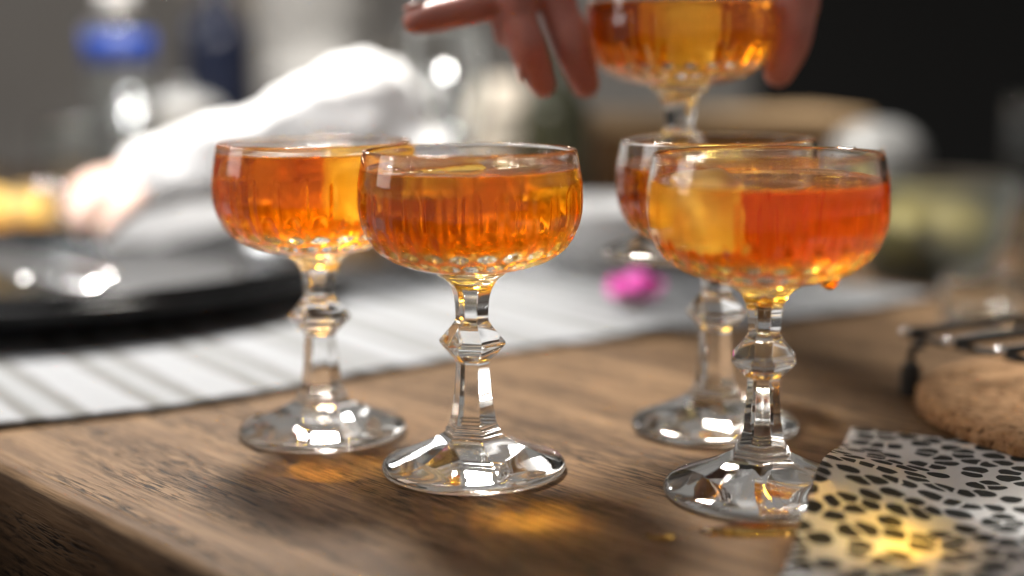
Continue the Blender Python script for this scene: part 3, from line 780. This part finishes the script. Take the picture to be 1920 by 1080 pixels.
# ------------------------------------------------------------------ people
def body_from_chains(name, chains, voxel, m, smooth_it=6, parent=None):
    """chains of (x,y,z,r) in cm; one continuous skin surface by voxel union"""
    tb = bmesh.new(); bmesh.ops.create_icosphere(tb, subdivisions=2, radius=1)
    TV = [v.co.copy() for v in tb.verts]; TF = [tuple(v.index for v in q.verts) for q in tb.faces]; tb.free()
    V, F = [], []
    for ch in chains:
        pts = catmull(ch, 4) if len(ch) > 2 else ch
        for (a, b) in zip(pts, pts[1:]):
            d = math.dist(a[:3], b[:3]); n = max(1, int(d/(.4*min(a[3], b[3]))))
            for k in range(n+1):
                t = k/n; p = [(a[j]+(b[j]-a[j])*t)*CM for j in range(4)]; o0 = len(V)
                V += [(v.x*p[3]+p[0], v.y*p[3]+p[1], v.z*p[3]+p[2]) for v in TV]
                F += [tuple(i+o0 for i in q) for q in TF]
    o = pyobj(name, V, F, m, parent)
    md = o.modifiers.new('r', 'REMESH'); md.mode = 'VOXEL'; md.voxel_size = voxel*CM; md.use_smooth_shade = True
    ms = o.modifiers.new('s', 'SMOOTH'); ms.iterations = smooth_it; ms.factor = .5
    bpy.context.view_layer.update()
    new = evaluated(o); o.modifiers.clear(); o.data = new
    for p in o.data.polygons: p.use_smooth = True
    o.data.materials.clear(); o.data.materials.append(m)
    return o
# hand gripping the raised coupe from above: index and middle finger down its side, thumb opposite, little finger out
EX, EY = spots['E'][0], spots['E'][1]
HB = [
 [(3.6, 75.0, 25.2, 1.05), (2.6, 73.2, 22.6, 1.06), (2.2, 72.2, 21.2, 1.18), (2.45, 71.9, 20.0, 1.02), (3.0, 71.6, 18.6, 1.06), (3.4, 71.6, 17.4, .92), (3.75, 71.7, 16.4, .76)],     # index
 [(2.6, 74.5, 24.6, 1.05), (1.0, 72.4, 22.2, 1.05), (.35, 71.2, 20.9, 1.14), (.45, 70.9, 19.6, .96), (.85, 70.6, 18.3, 1.0), (1.25, 70.7, 17.2, .86), (1.6, 70.8, 16.4, .7)],        # middle
 [(2.4, 75.6, 24.6, 1.0), (.9, 74.2, 22.8, .92), (-.2, 72.2, 20.9, .86), (-.1, 71.6, 18.9, .76)],                                   # ring, behind
 [(2.9, 74.2, 23.8, 1.1), (.6, 72.2, 21.2, 1.0), (-1.8, 71.0, 20.2, .92), (-3.9, 70.3, 19.7, .78), (-4.6, 70.1, 19.5, .64)],      # little finger, stuck out
 [(9.5, 77.0, 25.5, 1.35), (12.8, 75.2, 23.6, 1.2), (14.5, 73.9, 21.2, 1.26), (14.5, 73.3, 19.6, 1.06), (14.2, 73.0, 18.3, 1.02), (13.6, 72.8, 16.9, .8)],     # thumb
 [(3.3, 74.6, 24.2, 1.35), (2.4, 74.2, 23.4, 1.3), (1.6, 74.0, 22.8, 1.15)],
 [(3.4, 75.4, 25.4, 1.3), (5.5, 78.5, 27.5, 1.7), (8.0, 81.5, 29.0, 2.0)],
 [(2.8, 75.2, 24.8, 1.2), (4.8, 79.0, 27.0, 1.6), (8.0, 83.0, 29.0, 2.0)],
 [(2.6, 76.0, 25.0, 1.1), (4.5, 80.0, 26.8, 1.6), (8.0, 83.0, 28.6, 2.0)],
 [(9.5, 77.0, 25.5, 1.4), (8.8, 80.0, 27.6, 1.9), (8.2, 83.0, 29.0, 2.2)],
 [(8.0, 81.5, 29.0, 2.3), (6.8, 88.0, 30.8, 2.5), (2.5, 101, 35.0, 3.2), (-1, 114.0, 40.0, 4.2)],  # unseen forearm, led back and left to shade the table at right
]
hand = body_from_chains('person', HB, .17, M['skin'], 5)
tag(hand, 'bare hand gripping a coupe by its bowl, one finger stuck out', 'person')
def nail(p, d, up):
    bm = bmesh.new(); bmesh.ops.create_uvsphere(bm, u_segments=14, v_segments=8, radius=1)
    d = Vector(d).normalized(); up = Vector(up).normalized(); s = d.cross(up).normalized(); up = s.cross(d)
    mt = Matrix((s, d, up)).transposed().to_4x4()
    for v in bm.verts: v.co = mt @ Vector((v.co.x*.0052, v.co.y*.0066, v.co.z*.0012)) + Vector(p)*CM
    obj('fingernail', bm, M['nail'], hand)
nail((-4.55, 70.3, 20.2), (-1, -.2, -.1), (-.1, .3, 1)); nail((.4, 70.6, 17.1), (.2, 0, -1), (-1, -.1, -.1)); nail((14.5, 72.8, 17.6), (-.3, 0, -1), (1, -.2, 0))

body_from_chains('sleeve', [[(6.6, 88.5, 31.0, 3.2), (5.4, 92, 32.0, 3.5), (2.5, 101, 35, 3.9), (-1, 114, 40, 4.8), (-4, 134, 47, 8.0)]], .35, M['cloth_dark'], 6, hand)  # unseen dark sleeve, added to cast shade on the table at right

# second person: white sleeved arm lying along the far side of the table
PB = [
 [(-29.5, 106, 8.8, 1.0), (-31.2, 105.4, 8.2, .85), (-32.2, 104.9, 7.2, .72), (-32.4, 104.6, 6.3, .6)],
 [(-29.4, 105.4, 8.2, 1.0), (-30.8, 104.2, 7.2, .82), (-31.4, 103.5, 6.2, .7), (-31.4, 103.3, 5.5, .6)],
 [(-29.4, 107, 9.0, 1.0), (-31.6, 107, 8.8, .85), (-33.0, 106.6, 7.8, .72), (-33.3, 106.3, 6.9, .6)],
 [(-29.2, 108, 8.7, .9), (-31.2, 108.6, 8.4, .75), (-32.4, 108.6, 7.4, .62)],
 [(-27.6, 105.4, 7.8, 1.1), (-28.6, 103.8, 6.7, .9), (-29.6, 102.8, 5.6, .75)],
 [(-29.6, 106.4, 8.6, 1.4), (-27.5, 107, 9.2, 1.9), (-24.5, 107.4, 9.6, 2.1), (-17, 108.2, 10.6, 2.8), (-12.5, 110, 12.2, 3.4), (-11.5, 116, 13.0, 4.0), (-13, 127, 12, 3.8), (-18, 150, 11.5, 4.0), (-23, 168, 12, 6.0), (-23, 168, -12, 7.0)],
]
per = body_from_chains('person', PB, .3, M['pale_skin'], 4)
tag(per, 'person reaching across the far side of the table in a white sleeve', 'person')
SL = [[(-27.4, 107.1, 9.4, 2.7), (-23.0, 107.6, 10.0, 3.0), (-19.0, 108, 10.7, 3.5), (-15.5, 108.8, 11.8, 4.1), (-12.8, 110, 13.0, 4.8), (-11.3, 113, 13.2, 5.0), (-12, 118, 12.4, 4.8), (-13.2, 126, 12.0, 4.5), (-14.5, 133, 11.5, 4.2)],
      [(-11.8, 111, 12.0, 4.4), (-9.0, 112, 9.6, 4.0), (-8.0, 113, 6.5, 3.6)]]
sl = body_from_chains('sleeve', SL, .3, M['white_cotton'], 8, per)
nrm = [v.normal.copy() for v in sl.data.vertices]
for v, q in zip(sl.data.vertices, nrm):
    v.co += q*(noise.noise(Vector((v.co.x*16, v.co.y*22, v.co.z*34)))*.010 + noise.noise(v.co*60)*.003)
sl.data.update()
SH = [[(-14.0, 130, 12, 4.4), (-18, 150, 11.5, 5.0), (-23, 168, 12.5, 7.0), (-23, 168, -12, 8.0)], [(-23, 168, 12, 7.0), (-22, 170, 34, 8.0)]]
body_from_chains('shirt', SH, .4, M['grey_cotton'], 8, per)
